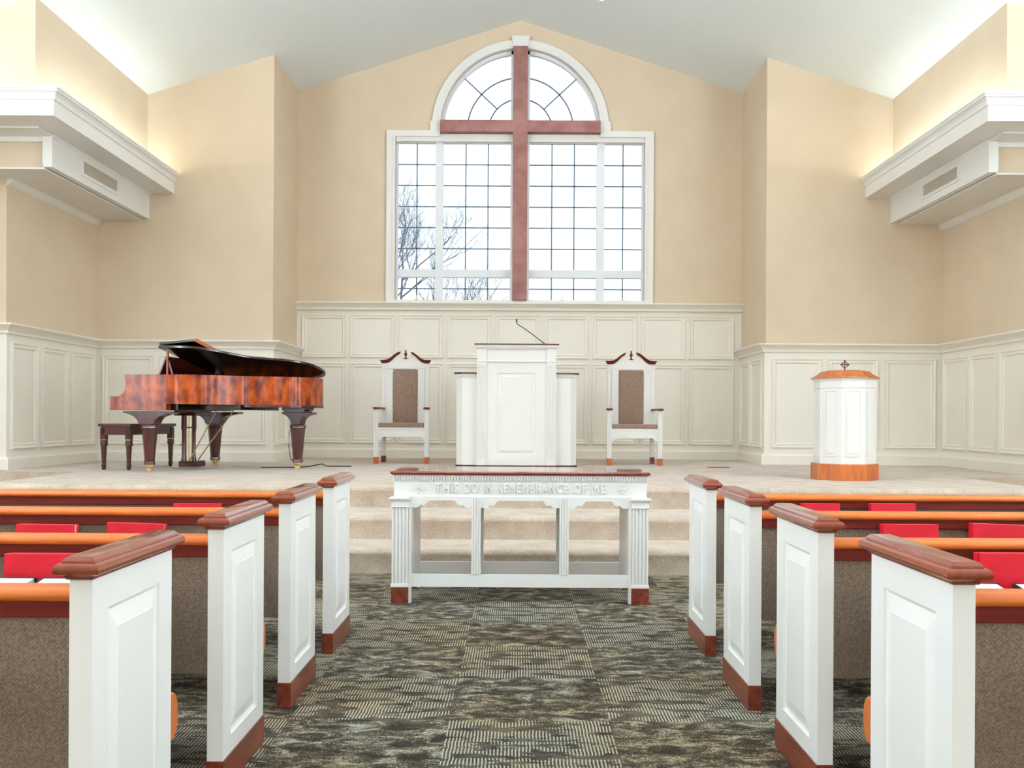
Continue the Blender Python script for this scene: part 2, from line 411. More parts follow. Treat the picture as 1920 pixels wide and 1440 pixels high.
# side bays
for s in (-1, 1):
    bm = bm_new()
    a, b = sorted((s * XA, s * XW)); box(bm, a, b, YM - T, YM, ZS, 2.06)
    a, b = sorted((s * (XA - T), s * XA)); box(bm, a, b, YM - T, YB - T, ZS, 2.06)
    a, b = sorted((s * XW, s * (XW - T))); box(bm, a, b, 10.8, YM - T, 0.37, 2.06)
    a, b = sorted((s * (XW - T), s * XN)); box(bm, a, b, 10.78, 10.8, 0.37, 2.06)
    w_ = struct(next_trim(), bm, 'trim')
    path = [(XN, 10.78), (XW - T, 10.78), (XW - T, YM - T), (XA - T, YM - T), (XA - T, YB - T)]
    pth = sgn_path(s, path)
    if s < 0: pth = pth[::-1]
    for nm, pr in (('chair_rail', rail_prof(2.15, .11, .10)), ('baseboard', base_prof)):
        bm = bm_new(); q = pth[:]
        sweep(bm, q, pr); obj(nm, bm, 'trim', w_)
    for x0, x1 in ((3.33, 3.99), (4.07, 4.74), (4.82, 5.50)):
        a, b = sorted((s * x0, s * x1)); add_panel(w_, (0, YM - T, 0), (1, 0, 0), (0, -1, 0), a, b, .775, 1.955)
    for y0, y1 in ((12.33, 13.0), (11.56, 12.23), (10.86, 11.46)):
        add_panel(w_, (s * (XW - T), 0, 0), (0, 1, 0), (-s, 0, 0), y0, y1, .775, 1.955)
    for y0, y1 in ((13.2, 13.8), (13.9, 14.45)):
        add_panel(w_, (s * (XA - T), 0, 0), (0, 1, 0), (-s, 0, 0), y0, y1, .775, 1.955)

# ------------------------------------------------------------ bulkheads and light trays
for s in (-1, 1):
    bm = bm_new()      # bulkhead box with fascia
    a, b = sorted((s * 4.98, s * XN)); box(bm, a, b, 10.42, YM, 3.75, 4.09)
    a, b = sorted((s * XW, s * XN)); 
    w_ = struct(next_trim(), bm, 'wall')
    bm = bm_new(); X = lambda v: s * v
    extr(bm, [(X(4.90), 3.75), (X(4.99), 3.75), (X(5.0), 3.79), (X(5.0), 4.09), (X(4.87), 4.09), (X(4.90), 4.05)], 'y', 10.36, YM)
    obj('fascia_board', bm, 'white', w_)
    bm = bm_new(); a, b = sorted((s * 5.0, s * XN)); box(bm, a, b, 10.38, 10.42, 4.02, 4.09)
    obj('end_moulding', bm, 'white', w_)
    bm = bm_new(); a, b = sorted((s * 4.99, s * XN)); box(bm, a, b, 10.38, YM, 3.73, 3.75); obj('soffit', bm, 'white', w_)
    bm = bm_new(); a, b = sorted((s * 4.90, s * XN)); box(bm, a, b, 10.06, 10.44, 4.07, 4.088); obj('upper_soffit', bm, 'white', w_)
    bm = bm_new(); pts = [(X(5.60), 3.73), (X(5.53), 3.73), (X(5.55), 3.69), (X(5.585), 3.66), (X(5.60), 3.655)]
    extr(bm, pts, 'y', 10.8, YM); obj('wall_moulding', bm, 'white', w_)
    # tray, mitred around its front corner; out = away from wall
    prof = [(0, 4.085), (.36, 4.085), (.36, 4.225), (.365, 4.235), (.375, 4.24), (.378, 4.262), (.388, 4.285), (.405, 4.305), (.418, 4.312), (.42, 4.33), (.428, 4.335), (.43, 4.35), (.40, 4.35), (.33, 4.22), (.30, 4.11), (0, 4.11)]
    pth = sgn_path(s, [(XU, YM), (XU, 10.05), (XN, 10.05)])
    if s > 0: pth = pth[::-1]
    pth2 = pth
    # 'out' must point to room centre: travelling toward -y on the left side has left = +x
    bm = bm_new(); sweep(bm, pth2 if s < 0 else pth2[:], prof)
    t_ = struct(next_trim(), bm, 'white')
    # air vent on the fascia
    vent = empty('air_vent', (s * 4.90, 11.55, 3.93), label='beige slotted air vent in the white bulkhead on the %s' % ('left' if s < 0 else 'right'), cat='vent', group='bulkhead air vents')
    n = (-s, 0, 0)
    bm = bm_new(); rects(bm, (0, 0, 0), (0, 1, 0), (0, 0, 1), n, [(-.50, .50, -.10, .10, .0), (-.50, .50, -.10, .10, .012), (-.465, .465, -.068, .068, .016), (-.46, .46, -.063, .063, .004)], cap=False)
    obj('frame', bm, 'white', vent)
    bm = bm_new()
    nn = 44
    for i in range(nn):
        y = -.455 + i * .91 / (nn - 1)
        a, b = sorted((0.0, -s * .010)); box(bm, a, b, y - .006, y + .006, -.063, .063)
    a, b = sorted((0.0, -s * .003)); box(bm, a, b, -.46, .46, -.063, .063)
    obj('grille', bm, 'grille', vent)

# ------------------------------------------------------------ window
YF0, YF1 = 14.60, 14.68
wroot = empty('window_1', (0, 14.6, 2.87), kind='structure')
def wch(name, bm, m, parent=wroot, **kw):
    bmesh.ops.translate(bm, verts=bm.verts[:], vec=(0, -14.6, -2.87) if parent is wroot else (0, 0, 0))
    return obj(name, bm, m, parent, **kw)
bm = bm_new()       # casing on the wall face
outer = [(-1.96, 2.83), (1.96, 2.83), (1.96, 5.36), (1.325, 5.36), (1.325, 5.50), (1.30, 5.50)] + arc(0, CZ, RO, 5, 175, 40) + [(-1.30, 5.50), (-1.325, 5.50), (-1.325, 5.36), (-1.96, 5.36)]
fill_loops(bm, [outer, win_loop(1.83, 2.87, 5.27, RI)], 'y', YB - .045, YB)
wch('casing', bm, 'white', bevel=.006)
bm = bm_new()
fill_loops(bm, [win_loop(1.865, 2.835, 5.305, RI + .035), win_loop(1.832, 2.868, 5.268, RI + .001)], 'y', YB - .058, YB - .045)
wch('casing_bead', bm, 'white')
bm = bm_new(); extr(bm, [(-.11, 6.56), (.11, 6.56), (.135, 6.74), (-.135, 6.74)], 'y', YB - .075, YB)
wch('keystone', bm, 'white', bevel=.005)
bm = bm_new()       # frame, mullions, transoms
box(bm, -1.83, -1.795, YF0, YF1, 2.87, 5.27); box(bm, 1.795, 1.83, YF0, YF1, 2.87, 5.27)
for s in (-1, 1):
    a, b = sorted((s * 1.13, s * 1.245)); box(bm, a, b, YF0, YF1, 2.87, 5.27)
box(bm, -.141, .141, YF0, YF1, 2.87, 6.57); box(bm, -.09, .09, 14.545, YF0, 2.88, 6.56)
box(bm, -1.80, 1.80, YF0 + .003, YF1 - .003, 5.195, 5.269); box(bm, -1.17, 1.17, YF0 + .004, YF1 - .004, 5.255, 5.50)
box(bm, -1.80, 1.80, YF0 + .003, YF1 - .003, 3.216, 3.333); box(bm, -1.80, 1.80, YF0 + .003, YF1 - .003, 2.872, 2.888)
wch('window_frame', bm, 'vinyl', bevel=.006)
bm = bm_new()
fill_loops(bm, [arc(0, CZ, RI + .01, 0, 180, 40) , arc(0, CZ, 1.125, 2, 178, 40)], 'y', YF0, YF1)
wch('arch_frame', bm, 'vinyl')
bm = bm_new(); box(bm, -1.83, 1.83, YB - .02, YF0, 5.20, 5.315); wch('header', bm, 'white', bevel=.01)
# panes with grilles
def pane(loop, lines, yp=14.64):
    bm = bm_new(); extr(bm, loop, 'y', yp - .003, yp + .003)
    p = wch('pane', bm, 'glass')
    bm = bm_new()
    for kind, v in lines:
        if kind == 'box': box(bm, v[0], v[1], yp - .012, yp - .004, v[2], v[3])
        else: extr(bm, v, 'y', yp - .012, yp - .004)
    bmesh.ops.translate(bm, verts=bm.verts[:], vec=(0, -14.6, -2.87))
    obj('muntin_grid', bm, 'muntin', p)
for (a, b, nv) in ((-1.795, -1.245, 1), (-1.13, -.141, 2), (.141, 1.13, 2), (1.245, 1.795, 1)):
    for (c, d, nh) in ((3.333, 5.195, 5), (2.888, 3.216, 1)):
        ln = []
        for i in range(nv):
            x = a + (b - a) * (i + 1) / (nv + 1); ln.append(('box', (x - .009, x + .009, c, d)))
        for i in range(nh):
            z = c + (d - c) * (i + 1) / (nh + 1); ln.append(('box', (a, b, z - .009, z + .009)))
        pane([(a, c), (b, c), (b, d), (a, d)], ln)
for s in (-1, 1):
    lp = [(s * .141, 5.50)] + [(s * x, z) for x, z in arc(0, CZ, 1.13, 5.6, 82.9, 24)]
    ln = []
    for r in (.47, .785):
        a0 = math.degrees(math.asin(.11 / r)); a1 = math.degrees(math.acos(.141 / r))
        i_ = arc(0, CZ, r - .010, a0, a1, 20); o_ = arc(0, CZ, r + .010, a0, a1, 20)
        for k in range(20): ln.append(('poly', [(s * i_[k][0], i_[k][1]), (s * i_[k + 1][0], i_[k + 1][1]), (s * o_[k + 1][0], o_[k + 1][1]), (s * o_[k][0], o_[k][1])]))
    c_, s_ = math.cos(R(43)), math.sin(R(43)); e = .009
    ln.append(('poly', [(s * (c_ * .47 - s_ * e), CZ + s_ * .47 + c_ * e), (s * (c_ * 1.13 - s_ * e), CZ + s_ * 1.13 + c_ * e), (s * (c_ * 1.13 + s_ * e), CZ + s_ * 1.13 - c_ * e), (s * (c_ * .47 + s_ * e), CZ + s_ * .47 - c_ * e)]))
    pane(lp, ln)
# latches on the low sashes
for x in (-.63, .63, 1.52, -1.52):
    bm = bm_new(); box(bm, x - .03, x + .03, 14.585, 14.60, 2.888, 2.90); tube(bm, [(x, 14.59, 2.895), (x + .005, 14.575, 2.93), (x + .02, 14.57, 2.955)], .007, 6)
    wch('latch', bm, 'vinyl')

# cross on the window mullion
bm = bm_new()
cr_pts = [(-.106, 2.87), (.106, 2.87), (.106, 5.315), (1.17, 5.315), (1.17, 5.488), (.106, 5.488), (.106, 6.57), (-.106, 6.57), (-.106, 5.488), (-1.17, 5.488), (-1.17, 5.315), (-.106, 5.315)]
extr(bm, cr_pts, 'y', 14.415, 14.545)
bmesh.ops.translate(bm, verts=bm.verts[:], vec=(0, -14.5, -2.87))
o = obj('cross', bm, 'cross', bevel=.008, loc=(0, 14.5, 2.87))
tag(o, 'large weathered reddish wooden cross standing in front of the arched window', 'cross')

# outdoors
bm = bm_new(); box(bm, -40, 40, 15.2, 80, -.9, -.7); struct('ground', bm, 'grass')
def grow(bm, p, d, L_, r, depth, rnd, up=.18):
    k = 3; pts = [p]
    for i in range(k):
        d = (d + Vector((rnd.uniform(-.16, .16), rnd.uniform(-.16, .16), rnd.uniform(-.08, .16)))).normalized()
        pts.append(pts[-1] + d * L_ / k)
    tube(bm, pts, r, 5 if depth > 2 else 3, r * .62)
    if depth == 0: return
    nb = 3 if depth > 1 else 4
    for i in range(nb):
        t = pts[-1] if i == 0 else pts[rnd.randint(1, k)]
        ax = Vector((rnd.uniform(-1, 1), rnd.uniform(-1, 1), rnd.uniform(-.3, .5))).normalized()
        nd = (d * (.9 if i == 0 else .55) + ax * (.3 if i == 0 else .62) + Vector((0, 0, up))).normalized()
        grow(bm, t, nd, L_ * rnd.uniform(.62, .82), r * .60, depth - 1, rnd, up)
def tree(x, y, h, seed, label, depth=6, trunk=.09):
    rnd = random.Random(seed)
    r_ = empty('bare_tree', (x, y, -.7), label=label, cat='tree', group='leafless trees outside the window')
    bm = bm_new(); grow(bm, Vector((0, 0, h * .22)), Vector((.05, 0, 1)), h * .24, trunk * .8, depth, rnd)
    obj('branches', bm, 'bark', r_, smooth=True)
    bm = bm_new(); tube(bm, [(0, 0, -.05), (0, 0, h * .12), (0, 0, h * .24)], trunk * 1.3, 10, trunk * .85); obj('trunk', bm, 'bark', r_, smooth=True)
tree(-3.15, 24.5, 8.6, 5, 'tall leafless tree outside the left side of the window', 7, .085)
tree(-1.75, 21.5, 6.4, 12, 'low leafless tree behind the bottom of the big left pane', 6, .055)

# ------------------------------------------------------------ pews
PX0, PX1 = .908, .956
def build_pew(s, label, racks):
    root = empty('church_pew', (0, 0, 0), label=label, cat='pew', group='white-ended pews on the %s of the aisle' % ('left' if s < 0 else 'right'))
    X = lambda v: s * v
    for (xi, xo, nm) in ((PX0, PX1, 'aisle'), (4.50, 4.452, 'far')):
        sg = -s if nm == 'aisle' else s      # direction the show face looks
        bm = bm_new()
        y0, y1 = 0.0, .48
        fx = s * xi
        rects(bm, (fx, 0, 0), (0, 1, 0), (0, 0, 1), (sg, 0, 0),
              [(y0, y1, .10, .813, 0), (y0 + .085, y1 - .085, .155, .735, 0), (y0 + .088, y1 - .088, .158, .732, -.007), (y0 + .096, y1 - .096, .166, .724, -.010), (y0 + .135, y1 - .135, .205, .685, -.001), (y0 + .137, y1 - .137, .207, .683, .001)], back=-.048)
        e = obj('end_panel', bm, 'white', root)
        bm = bm_new(); a, b = sorted((s * xi + sg * .004, s * xi - sg * .052)); box(bm, a, b, -.004, .484, 0, .10)
        obj('kick_block', bm, 'kick', e, bevel=.002)
        # moulded cap: bullnose with a stepped fillet and flat top, mitred round all four sides
        cx = s * (xi + xo) / 2; bm = bm_new()
        prof = [(.004, .809), (.006, .815), (.010, .818), (.017, .819), (.022, .822), (.025, .828), (.025, .834), (.022, .840), (.017, .844), (.011, .845), (.0105, .849), (.003, .857), (0.0, .858)]
        rings = []
        for o_, z in prof:
            rings.append([(cx + sx * (.024 + o_), (.24 + sy * (.24 + o_ + .004)), z) for sx, sy in ((-1, -1), (1, -1), (1, 1), (-1, 1))])
        loft(bm, rings); obj('cap_rail', bm, 'cherry_cap', e, smooth=True, angle=28)
    bm = bm_new(); a, b = sorted((X(PX1), X(4.452)))
    extr(bm, [(.065, .722), (.095, .722), (.17, .33), (.14, .33)], 'x', a, b)
    obj('backrest', bm, 'fabric', root)
    bm = bm_new()
    extr(bm, [(.052, .716), (.100, .716), (.100, .755), (.052, .755)], 'x', a, b); obj('back_rail', bm, 'cherry_dark_and_shade', root, bevel=.003)  # shade below the top rail is put into the darker wood colour
    bm = bm_new()
    extr(bm, [(.048, .752), (.036, .757), (.034, .768), (.042, .779), (.058, .784), (.095, .784), (.108, .776), (.108, .752)], 'x', a, b)
    obj('top_rail', bm, 'cherry_lit', root, smooth=True, angle=60)
    bm = bm_new()
    extr(bm, [(.16, .33), (.50, .34), (.575, .345), (.595, .375), (.58, .41), (.54, .425), (.19, .41), (.13, .38)], 'x', a, b)
    obj('seat', bm, 'fabric', root, smooth=True, angle=50)
    bm = bm_new()     # rounded wooden seat end
    a2, b2 = sorted((X(.930), X(.958)))
    pts = [(.503, .295)] + [(.555 + .048 * math.cos(R(t)), .35 + .065 * math.sin(R(t))) for t in range(-75, 90, 15)] + [(.503, .415)]
    extr(bm, pts, 'x', a2, b2); obj('seat_end', bm, 'orange_wood', root, bevel=.004)
    for x in (1.9, 3.1):
        bm = bm_new(); c, d = sorted((X(x), X(x + .04))); extr(bm, [(.14, 0), (.50, 0), (.48, .37), (.16, .34)], 'x', c, d); obj('seat_support', bm, 'kick', root)
    for xa, xb in racks:
        bm = bm_new(); c, d = sorted((X(xa), X(xb)))
        box(bm, c, d, -.075, .06, .515, .530); box(bm, c, d, -.075, -.063, .53, .60)
        box(bm, c, c + .012, -.075, .075, .53, .62); box(bm, d - .012, d, -.075, .075, .53, .62)
        obj('book_rack', bm, 'cherry_dark_and_shade', root, bevel=.002)
    return root
def copy_tree(o, parent=None):
    c = o.copy(); COL.objects.link(c)
    if parent: c.parent = parent
    for ch in list(o.children): copy_tree(ch, c)
    return c
PITCH = .905; PY = [2.09, 3.025, 3.92, 4.815]
ords = ['nearest the camera', 'second from camera', 'third from camera', 'next to the steps']
for s in (-1, 1):
    sd = 'left' if s < 0 else 'right'
    proto = build_pew(s, '', [(1.24, 2.9), (3.1, 4.3)])
    for i in range(4):
        r_ = proto if i == 0 else copy_tree(proto)
        r_.location = (0, PY[i], 0)
        r_['label'] = 'white-ended wooden pew with brown fabric back %s of the aisle, %s' % (sd, ords[i])

def book(name, x, y, z, wd, ht, th, m, label, group, tilt=0, roll=0):
    r_ = empty(name, (x, y, z), label=label, cat='book', group=group)
    r_.rotation_euler = (R(tilt), R(roll), 0)
    bm = bm_new(); box(bm, -wd / 2, wd / 2, -th / 2, -th / 2 + .004, 0, ht); box(bm, -wd / 2, wd / 2, th / 2 - .004, th / 2, 0, ht); box(bm, -wd / 2, -wd / 2 + .004, -th / 2, th / 2, 0, ht)
    obj('cover', bm, m, r_, bevel=.0015)
    bm = bm_new(); box(bm, -wd / 2 + .004, wd / 2 - .009, -th / 2 + .004, th / 2 - .004, .004, ht - .003); obj('page_block', bm, 'pages', r_)
def px2x(px, y): return (px - 972) * y / FPX
red = [  # row (0-based), px left, px right, py top, roll, label
 (1, 5, 140, 1038, 0, 'red hymnal behind the nearest left pew cap, wide cover facing back'),
 (2, 28, 138, 983, .5, 'red hymnal at the left edge, back of the third left pew'),
 (2, 196, 303, 981, 1.5, 'slightly tilted red hymnal on the third left pew, just above the nearest white end'),
 (3, 323, 411, 944, 0, 'single red hymnal on the back of the front left pew'),
 (1, 1828, 1950, 1037, 0, 'red hymnal at the right edge behind the nearest right pew cap'),
 (2, 1650, 1755, 983, .0, 'red hymnal on the third right pew, just above the nearest white end'),
 (2, 1815, 1925, 983, 2.0, 'tilted red hymnal on the third right pew at the right edge'),
 (3, 1500, 1571, 944, 0, 'red hymnal on the front right pew, partly behind a white pew end'),
 (3, 1629, 1713, 944, 0, 'red hymnal on the front right pew, farther from the aisle')]
for row, a, b, py, rl, lb in red:
    y = PY[row] - .018
    x0, x1 = px2x(a, y), px2x(b, y); zt = HC - (py + 0.0058 * (972 - (a + b) / 2) - 783) * y / FPX
    book('hymnal', (x0 + x1) / 2, y, .535, x1 - x0, zt - .535, .038, 'red', lb, 'red hymnals in the pew racks', tilt=-3, roll=rl)
blk = [(1, -35, 66, 'black-covered book at the left edge behind the nearest left rail, page edges up'),
       (1, 72, 165, 'black-covered book beside the nearest left pew end, page edges up'),
       (1, 1795, 1873, 'black-covered book beside the nearest right pew end, page edges up'),
       (1, 1893, 1985, 'black-covered book at the right edge behind the nearest right rail, page edges up')]
for row, a, b, lb in blk:
    y = PY[row] - .062
    x0, x1 = px2x(a, y), px2x(b, y)
    book('bible', (x0 + x1) / 2, y - .03, .605, x1 - x0 - .008, .058, .09, 'blackbook', lb, 'black books in the second pew racks', tilt=8)

# ------------------------------------------------------------ communion table
ct = empty('communion_table', (.006, 6.1, 0), label='white communion table with dark red wooden top and carved lettering on its frieze', cat='table')
# local: y 0 = frieze front; x centred
YA, YZ = .02, .62
bm = bm_new()
rects(bm, (0, 0, 0), (1, 0, 0), (0, 1, 0), (0, 0, 1), [(-.790, .790, .055, .672, .793), (-.797, .797, .048, .679, .797), (-.806, .806, .039, .688, .803), (-.808, .808, .037, .690, .809), (-.806, .806, .039, .688, .815), (-.798, .798, .047, .680, .8185), (-.79, .79, .055, .672, .819)], back=.793)
obj('tabletop', bm, M['cherry_top'], ct, smooth=True, angle=40)
def four(bm, x0, x1, y0, y1, z0, z1): box(bm, x0, x1, y0, y1, z0, z1)
bm = bm_new()     # frieze box
box(bm, -.787, .787, .070, .655, .663, .765)
obj('frieze', bm, 'white', ct)
bm = bm_new(); box(bm, -.793, .793, .062, .665, .759, .765); box(bm, -.795, .795, .058, .668, .785, .7935); box(bm, -.788, .788, .066, .66, .765, .785)
nd = 92
for i in range(nd):
    x = -.786 + i * 1.572 / (nd - 1); box(bm, x - .0052, x + .0052, .056, .068, .767, .784)
obj('dentil_moulding', bm, 'white', ct)
bm = bm_new(); box(bm, -.790, .790, .062, .66, .655, .664); obj('frieze_bead', bm, 'white', ct, bevel=.003)
def legpost(x, yf, sx, w=.05):
    """corner post: fluted pilaster, capital, plinth, wooden foot"""
    bm = bm_new()
    y0 = yf
    # fluted shaft: grooves on the front
    n = 4; pts = [(x - w, y0 + .09), (x - w, y0)]
    seg = 2 * w / (2 * n + 1)
    for k in range(n):
        a = x - w + seg * (2 * k + 1)
        pts += [(a, y0), (a + seg * .2, y0 + .007), (a + seg * .8, y0 + .007), (a + seg, y0)]
    pts += [(x + w, y0), (x + w, y0 + .09)]
    extr(bm, pts, 'z', .115, .595)
    l = obj('leg', bm, 'white', ct)
    bm = bm_new()
    def cap(o_, z0, z1): box(bm, x - w - o_, x + w + o_, y0 - o_, y0 + .09 + o_, z0, z1)
    cap(.008, .595, .603); cap(.003, .603, .632); cap(.008, .632, .638); cap(.013, .638, .645); cap(.018, .645, .655)
    obj('capital', bm, 'white', l, bevel=.002)
    bm = bm_new(); cap(.006, .10, .115); cap(.003,.115,.122); obj('plinth', bm, 'white', l, bevel=.002)
    bm = bm_new(); cap(.004, 0, .10); obj('foot', bm, 'kick', l, bevel=.002)
for sx in (-1, 1):
    legpost(sx * .745, .035, sx); legpost(sx * .757, .545, sx, .034)
# side legs inner posts + side frames
for sx in (-1, 1):
    bm = bm_new(); a, b = sorted((sx * .675, sx * .694)); box(bm, a, b, .0, .82, .0, .66) if False else None
    extr(bm, [(.045, 0), (.10, 0), (.10, .10), (.59, .10), (.59, 0), (.63, 0), (.63, .655), (.045, .655)], 'x', a, b)
    obj('side_frame', bm, 'white', ct, bevel=.002)
# front & back frames: bottom rail, middle posts, scalloped aprons
def apron(x0, x1, y0, y1):
    c = (x0 + x1) / 2
    def h(x, z): return (x, z)
    L_ = [(x0, .595), (x0 + .012, .592), (x0 + .03, .592), (x0 + .042, .597), (x0 + .055, .608), (x0 + .062, .613), (x0 + .068, .606), (x0 + .078, .608), (x0 + .088, .616), (x0 + .098, .628), (x0 + .106, .637)]
    Rr = [(2 * c - x, z) for x, z in L_][::-1]
    return [(x0, .655), *L_, *Rr, (x1, .655)]
for y0, nm in ((.055, 'front_frame'), (.60, 'back_frame')):
    bm = bm_new(); y1 = y0 + .025
    box(bm, -.675, .675, y0, y1, .10, .178)
    for a, b in ((-.675, -.302), (-.245, .245), (.302, .675)): extr(bm, apron(a, b, y0, y1), 'y', y0 + .004, y1)
    for sx in (-1, 1):
        n = 3; w = .0285; cx = sx * .2735; seg = 2 * w / (2 * n + 1); yy = y0 - .006
        pts = [(cx - w, y1), (cx - w, yy)]
        for k in range(n):
            a = cx - w + seg * (2 * k + 1); pts += [(a, yy), (a + seg * .2, yy + .005), (a + seg * .8, yy + .005), (a + seg, yy)]
        pts += [(cx + w, yy), (cx + w, y1)]
        extr(bm, pts, 'z', .178, .655)
    f_ = obj(nm, bm, 'white', ct)
def text_mesh(txt, size, width, loc, parent, m, name='lettering', ext=.005, keep=None):
    cu = bpy.data.curves.new(name, 'FONT'); cu.body = txt; cu.size = size; cu.extrude = ext; cu.align_x = 'CENTER'; cu.bevel_depth = .0015; cu.space_character = 1.15; cu.space_word = 1.1
    t = bpy.data.objects.new(name, cu); COL.objects.link(t)
    dg = bpy.context.evaluated_depsgraph_get(); me = bpy.data.meshes.new_from_object(t.evaluated_get(dg))
    bpy.data.objects.remove(t); bpy.data.curves.remove(cu)
    xs = [v.co.x for v in me.vertices]; k = width / (max(xs) - min(xs)); mid = (max(xs) + min(xs)) / 2
    ys = [v.co.y for v in me.vertices]; kz = (keep / (max(ys) - min(ys))) if keep else k; y_0 = min(ys) if keep else 0
    for v in me.vertices: v.co = Vector(((v.co.x - mid) * k, -v.co.z, (v.co.y - y_0) * kz))
    me.materials.clear(); me.materials.append(M[m])
    o = bpy.data.objects.new(name, me); COL.objects.link(o); o.parent = parent; o.location = loc
    return o
words = 'THIS DO IN REMEMBRANCE OF ME'.split(' ')
wd_ = {'THIS': 3.35, 'DO': 1.95, 'IN': 1.25, 'REMEMBRANCE': 9.9, 'OF': 1.8, 'ME': 1.95}
tot = sum(wd_[q] for q in words) + .75 * (len(words) - 1); uu = 1.06 / tot; xx = -.53
for q in words:
    text_mesh(q, .085, wd_[q] * uu, (xx + wd_[q] * uu / 2, .0690, .683), ct, 'white', keep=.060)
    xx += (wd_[q] + .75) * uu
for sx in (-1, 1):
    bm = bm_new(); cx, cz = sx * .635, .712
    for a in range(4):
        ca, sa = math.cos(R(90 * a)), math.sin(R(90 * a))
        pts = [(.003, -.003), (.027, -.010), (.027, .010), (.003, .003)]
        extr(bm, [(cx + ca * p - sa * q, cz + sa * p + ca * q) for p, q in pts], 'y', .0635, .0705)
    obj('carved_cross', bm, 'white', ct)

# ------------------------------------------------------------ pulpit
pu = empty('pulpit', (-.03, 12.0, ZS), label='tall white panelled pulpit with fluted corners and dark top, behind the communion table', cat='pulpit')
bm = bm_new()
rects(bm, (0, 0, 0), (1, 0, 0), (0, 0, 1), (0, -1, 0), [(-.37, .37, .02, 1.45, 0), (-.235, .235, .15, 1.14, 0), (-.232, .232, .153, 1.137, -.008), (-.222, .222, .163, 1.127, -.012), (-.19, .19, .195, 1.095, .0), (-.187, .187, .198, 1.092, .004)], back=-.6)
obj('body', bm, 'white', pu)
for sx in (-1, 1):
    bm = bm_new(); w = .058; cx = sx * .422; n = 4; seg = 2 * w / (2 * n + 1); y0 = -.022
    pts = [(cx - w, .6), (cx - w, y0)]
    for k in range(n):
        a = cx - w + seg * (2 * k + 1); pts += [(a, y0), (a + seg * .2, y0 + .008), (a + seg * .8, y0 + .008), (a + seg, y0)]
    pts += [(cx + w, y0), (cx + w, .6)]
    extr(bm, pts, 'z', .09, 1.23)
    box(bm, cx - w, cx + w, y0, .6, .02, .09); box(bm, cx - w, cx + w, y0, .6, 1.23, 1.45)
    obj('pilaster', bm, 'white', pu)
bm = bm_new(); box(bm, -.486, .486, -.030, .6, 1.272, 1.287); obj('string_moulding', bm, 'white', pu, bevel=.004)
bm = bm_new()
rects(bm, (0, 0, 0), (1, 0, 0), (0, 1, 0), (0, 0, 1), [(-.483, .483, -.025, .62, 1.425), (-.483, .483, -.03, .62, 1.435), (-.49, .49, -.036, .63, 1.44), (-.50, .50, -.045, .63, 1.46), (-.505, .505, -.05, .64, 1.477)], back=1.425)
for i in range(70):
    x = -.485 + i * .97 / 69; box(bm, x - .0045, x + .0045, -.05, -.03, 1.442, 1.462)
obj('cornice', bm, 'white', pu)
bm = bm_new(); box(bm, -.512, .512, -.058, .65, 1.477, 1.493); obj('top_board', bm, 'piano_dark', pu, bevel=.004)
bm = bm_new(); extr(bm, [(-.40, .04), (.40, .04), (.40, .55), (-.40, .55)], 'z', 1.493, 1.497); obj('reading_surface', bm, 'cherry', pu)
for sx in (-1, 1):
    X = lambda v: sx * v
    bm = bm_new(); extr(bm, [(X(.48), .05), (X(.66), .05), (X(.732), .10), (X(.732), .52), (X(.48), .52)], 'z', .02, 1.09)
    wg = obj('side_wing', bm, 'white', pu)
    bm = bm_new(); extr(bm, [(X(.48), .035), (X(.665), .035), (X(.745), .09), (X(.745), .53), (X(.48), .53)], 'z', 1.09, 1.13)
    for i in range(18):
        x = X(.486 + i * .0105); box(bm, x - .003, x + .003, .026, .036, 1.10, 1.122)
    obj('wing_cornice', bm, 'white', wg, bevel=.004)
    bm = bm_new(); extr(bm, [(X(.48), .02), (X(.672), .02), (X(.765), .085), (X(.765), .55), (X(.48), .55)], 'z', 1.13, 1.147)
    obj('wing_top', bm, 'piano_dark', wg, bevel=.003)
bm = bm_new(); extr(bm, [(-.49, -.026), (.49, -.026), (.49, .045), (.665, .045), (.74, .095), (.74, .53), (-.74, .53), (-.74, .095), (-.665, .045), (-.49, .045)], 'z', 0, .022)
obj('base_strip', bm, 'piano_dark', pu)
# microphone
mc = empty('gooseneck_microphone', (.308, 12.1, ZS + 1.497), label='thin black gooseneck microphone rising from the pulpit top', cat='microphone')
bm = bm_new(); lathe(bm, [(.022, 0), (.022, .006), (.008, .012)], n=14); obj('base', bm, 'plastic', mc)
bm = bm_new(); tube(bm, [(0, 0, .008), (-.05, -.005, .045), (-.12, -.01, .10), (-.2, -.015, .158), (-.27, -.02, .205), (-.32, -.02, .235), (-.335, -.02, .25), (-.342, -.02, .27)], .0055, 8); obj('gooseneck', bm, 'plastic', mc, smooth=True)
bm = bm_new(); lathe(bm, [(.005, .265), (.009, .27), (.0095, .30), (.006, .308)], -.342, -.02, 12); obj('microphone_head', bm, 'plastic', mc, smooth=True)

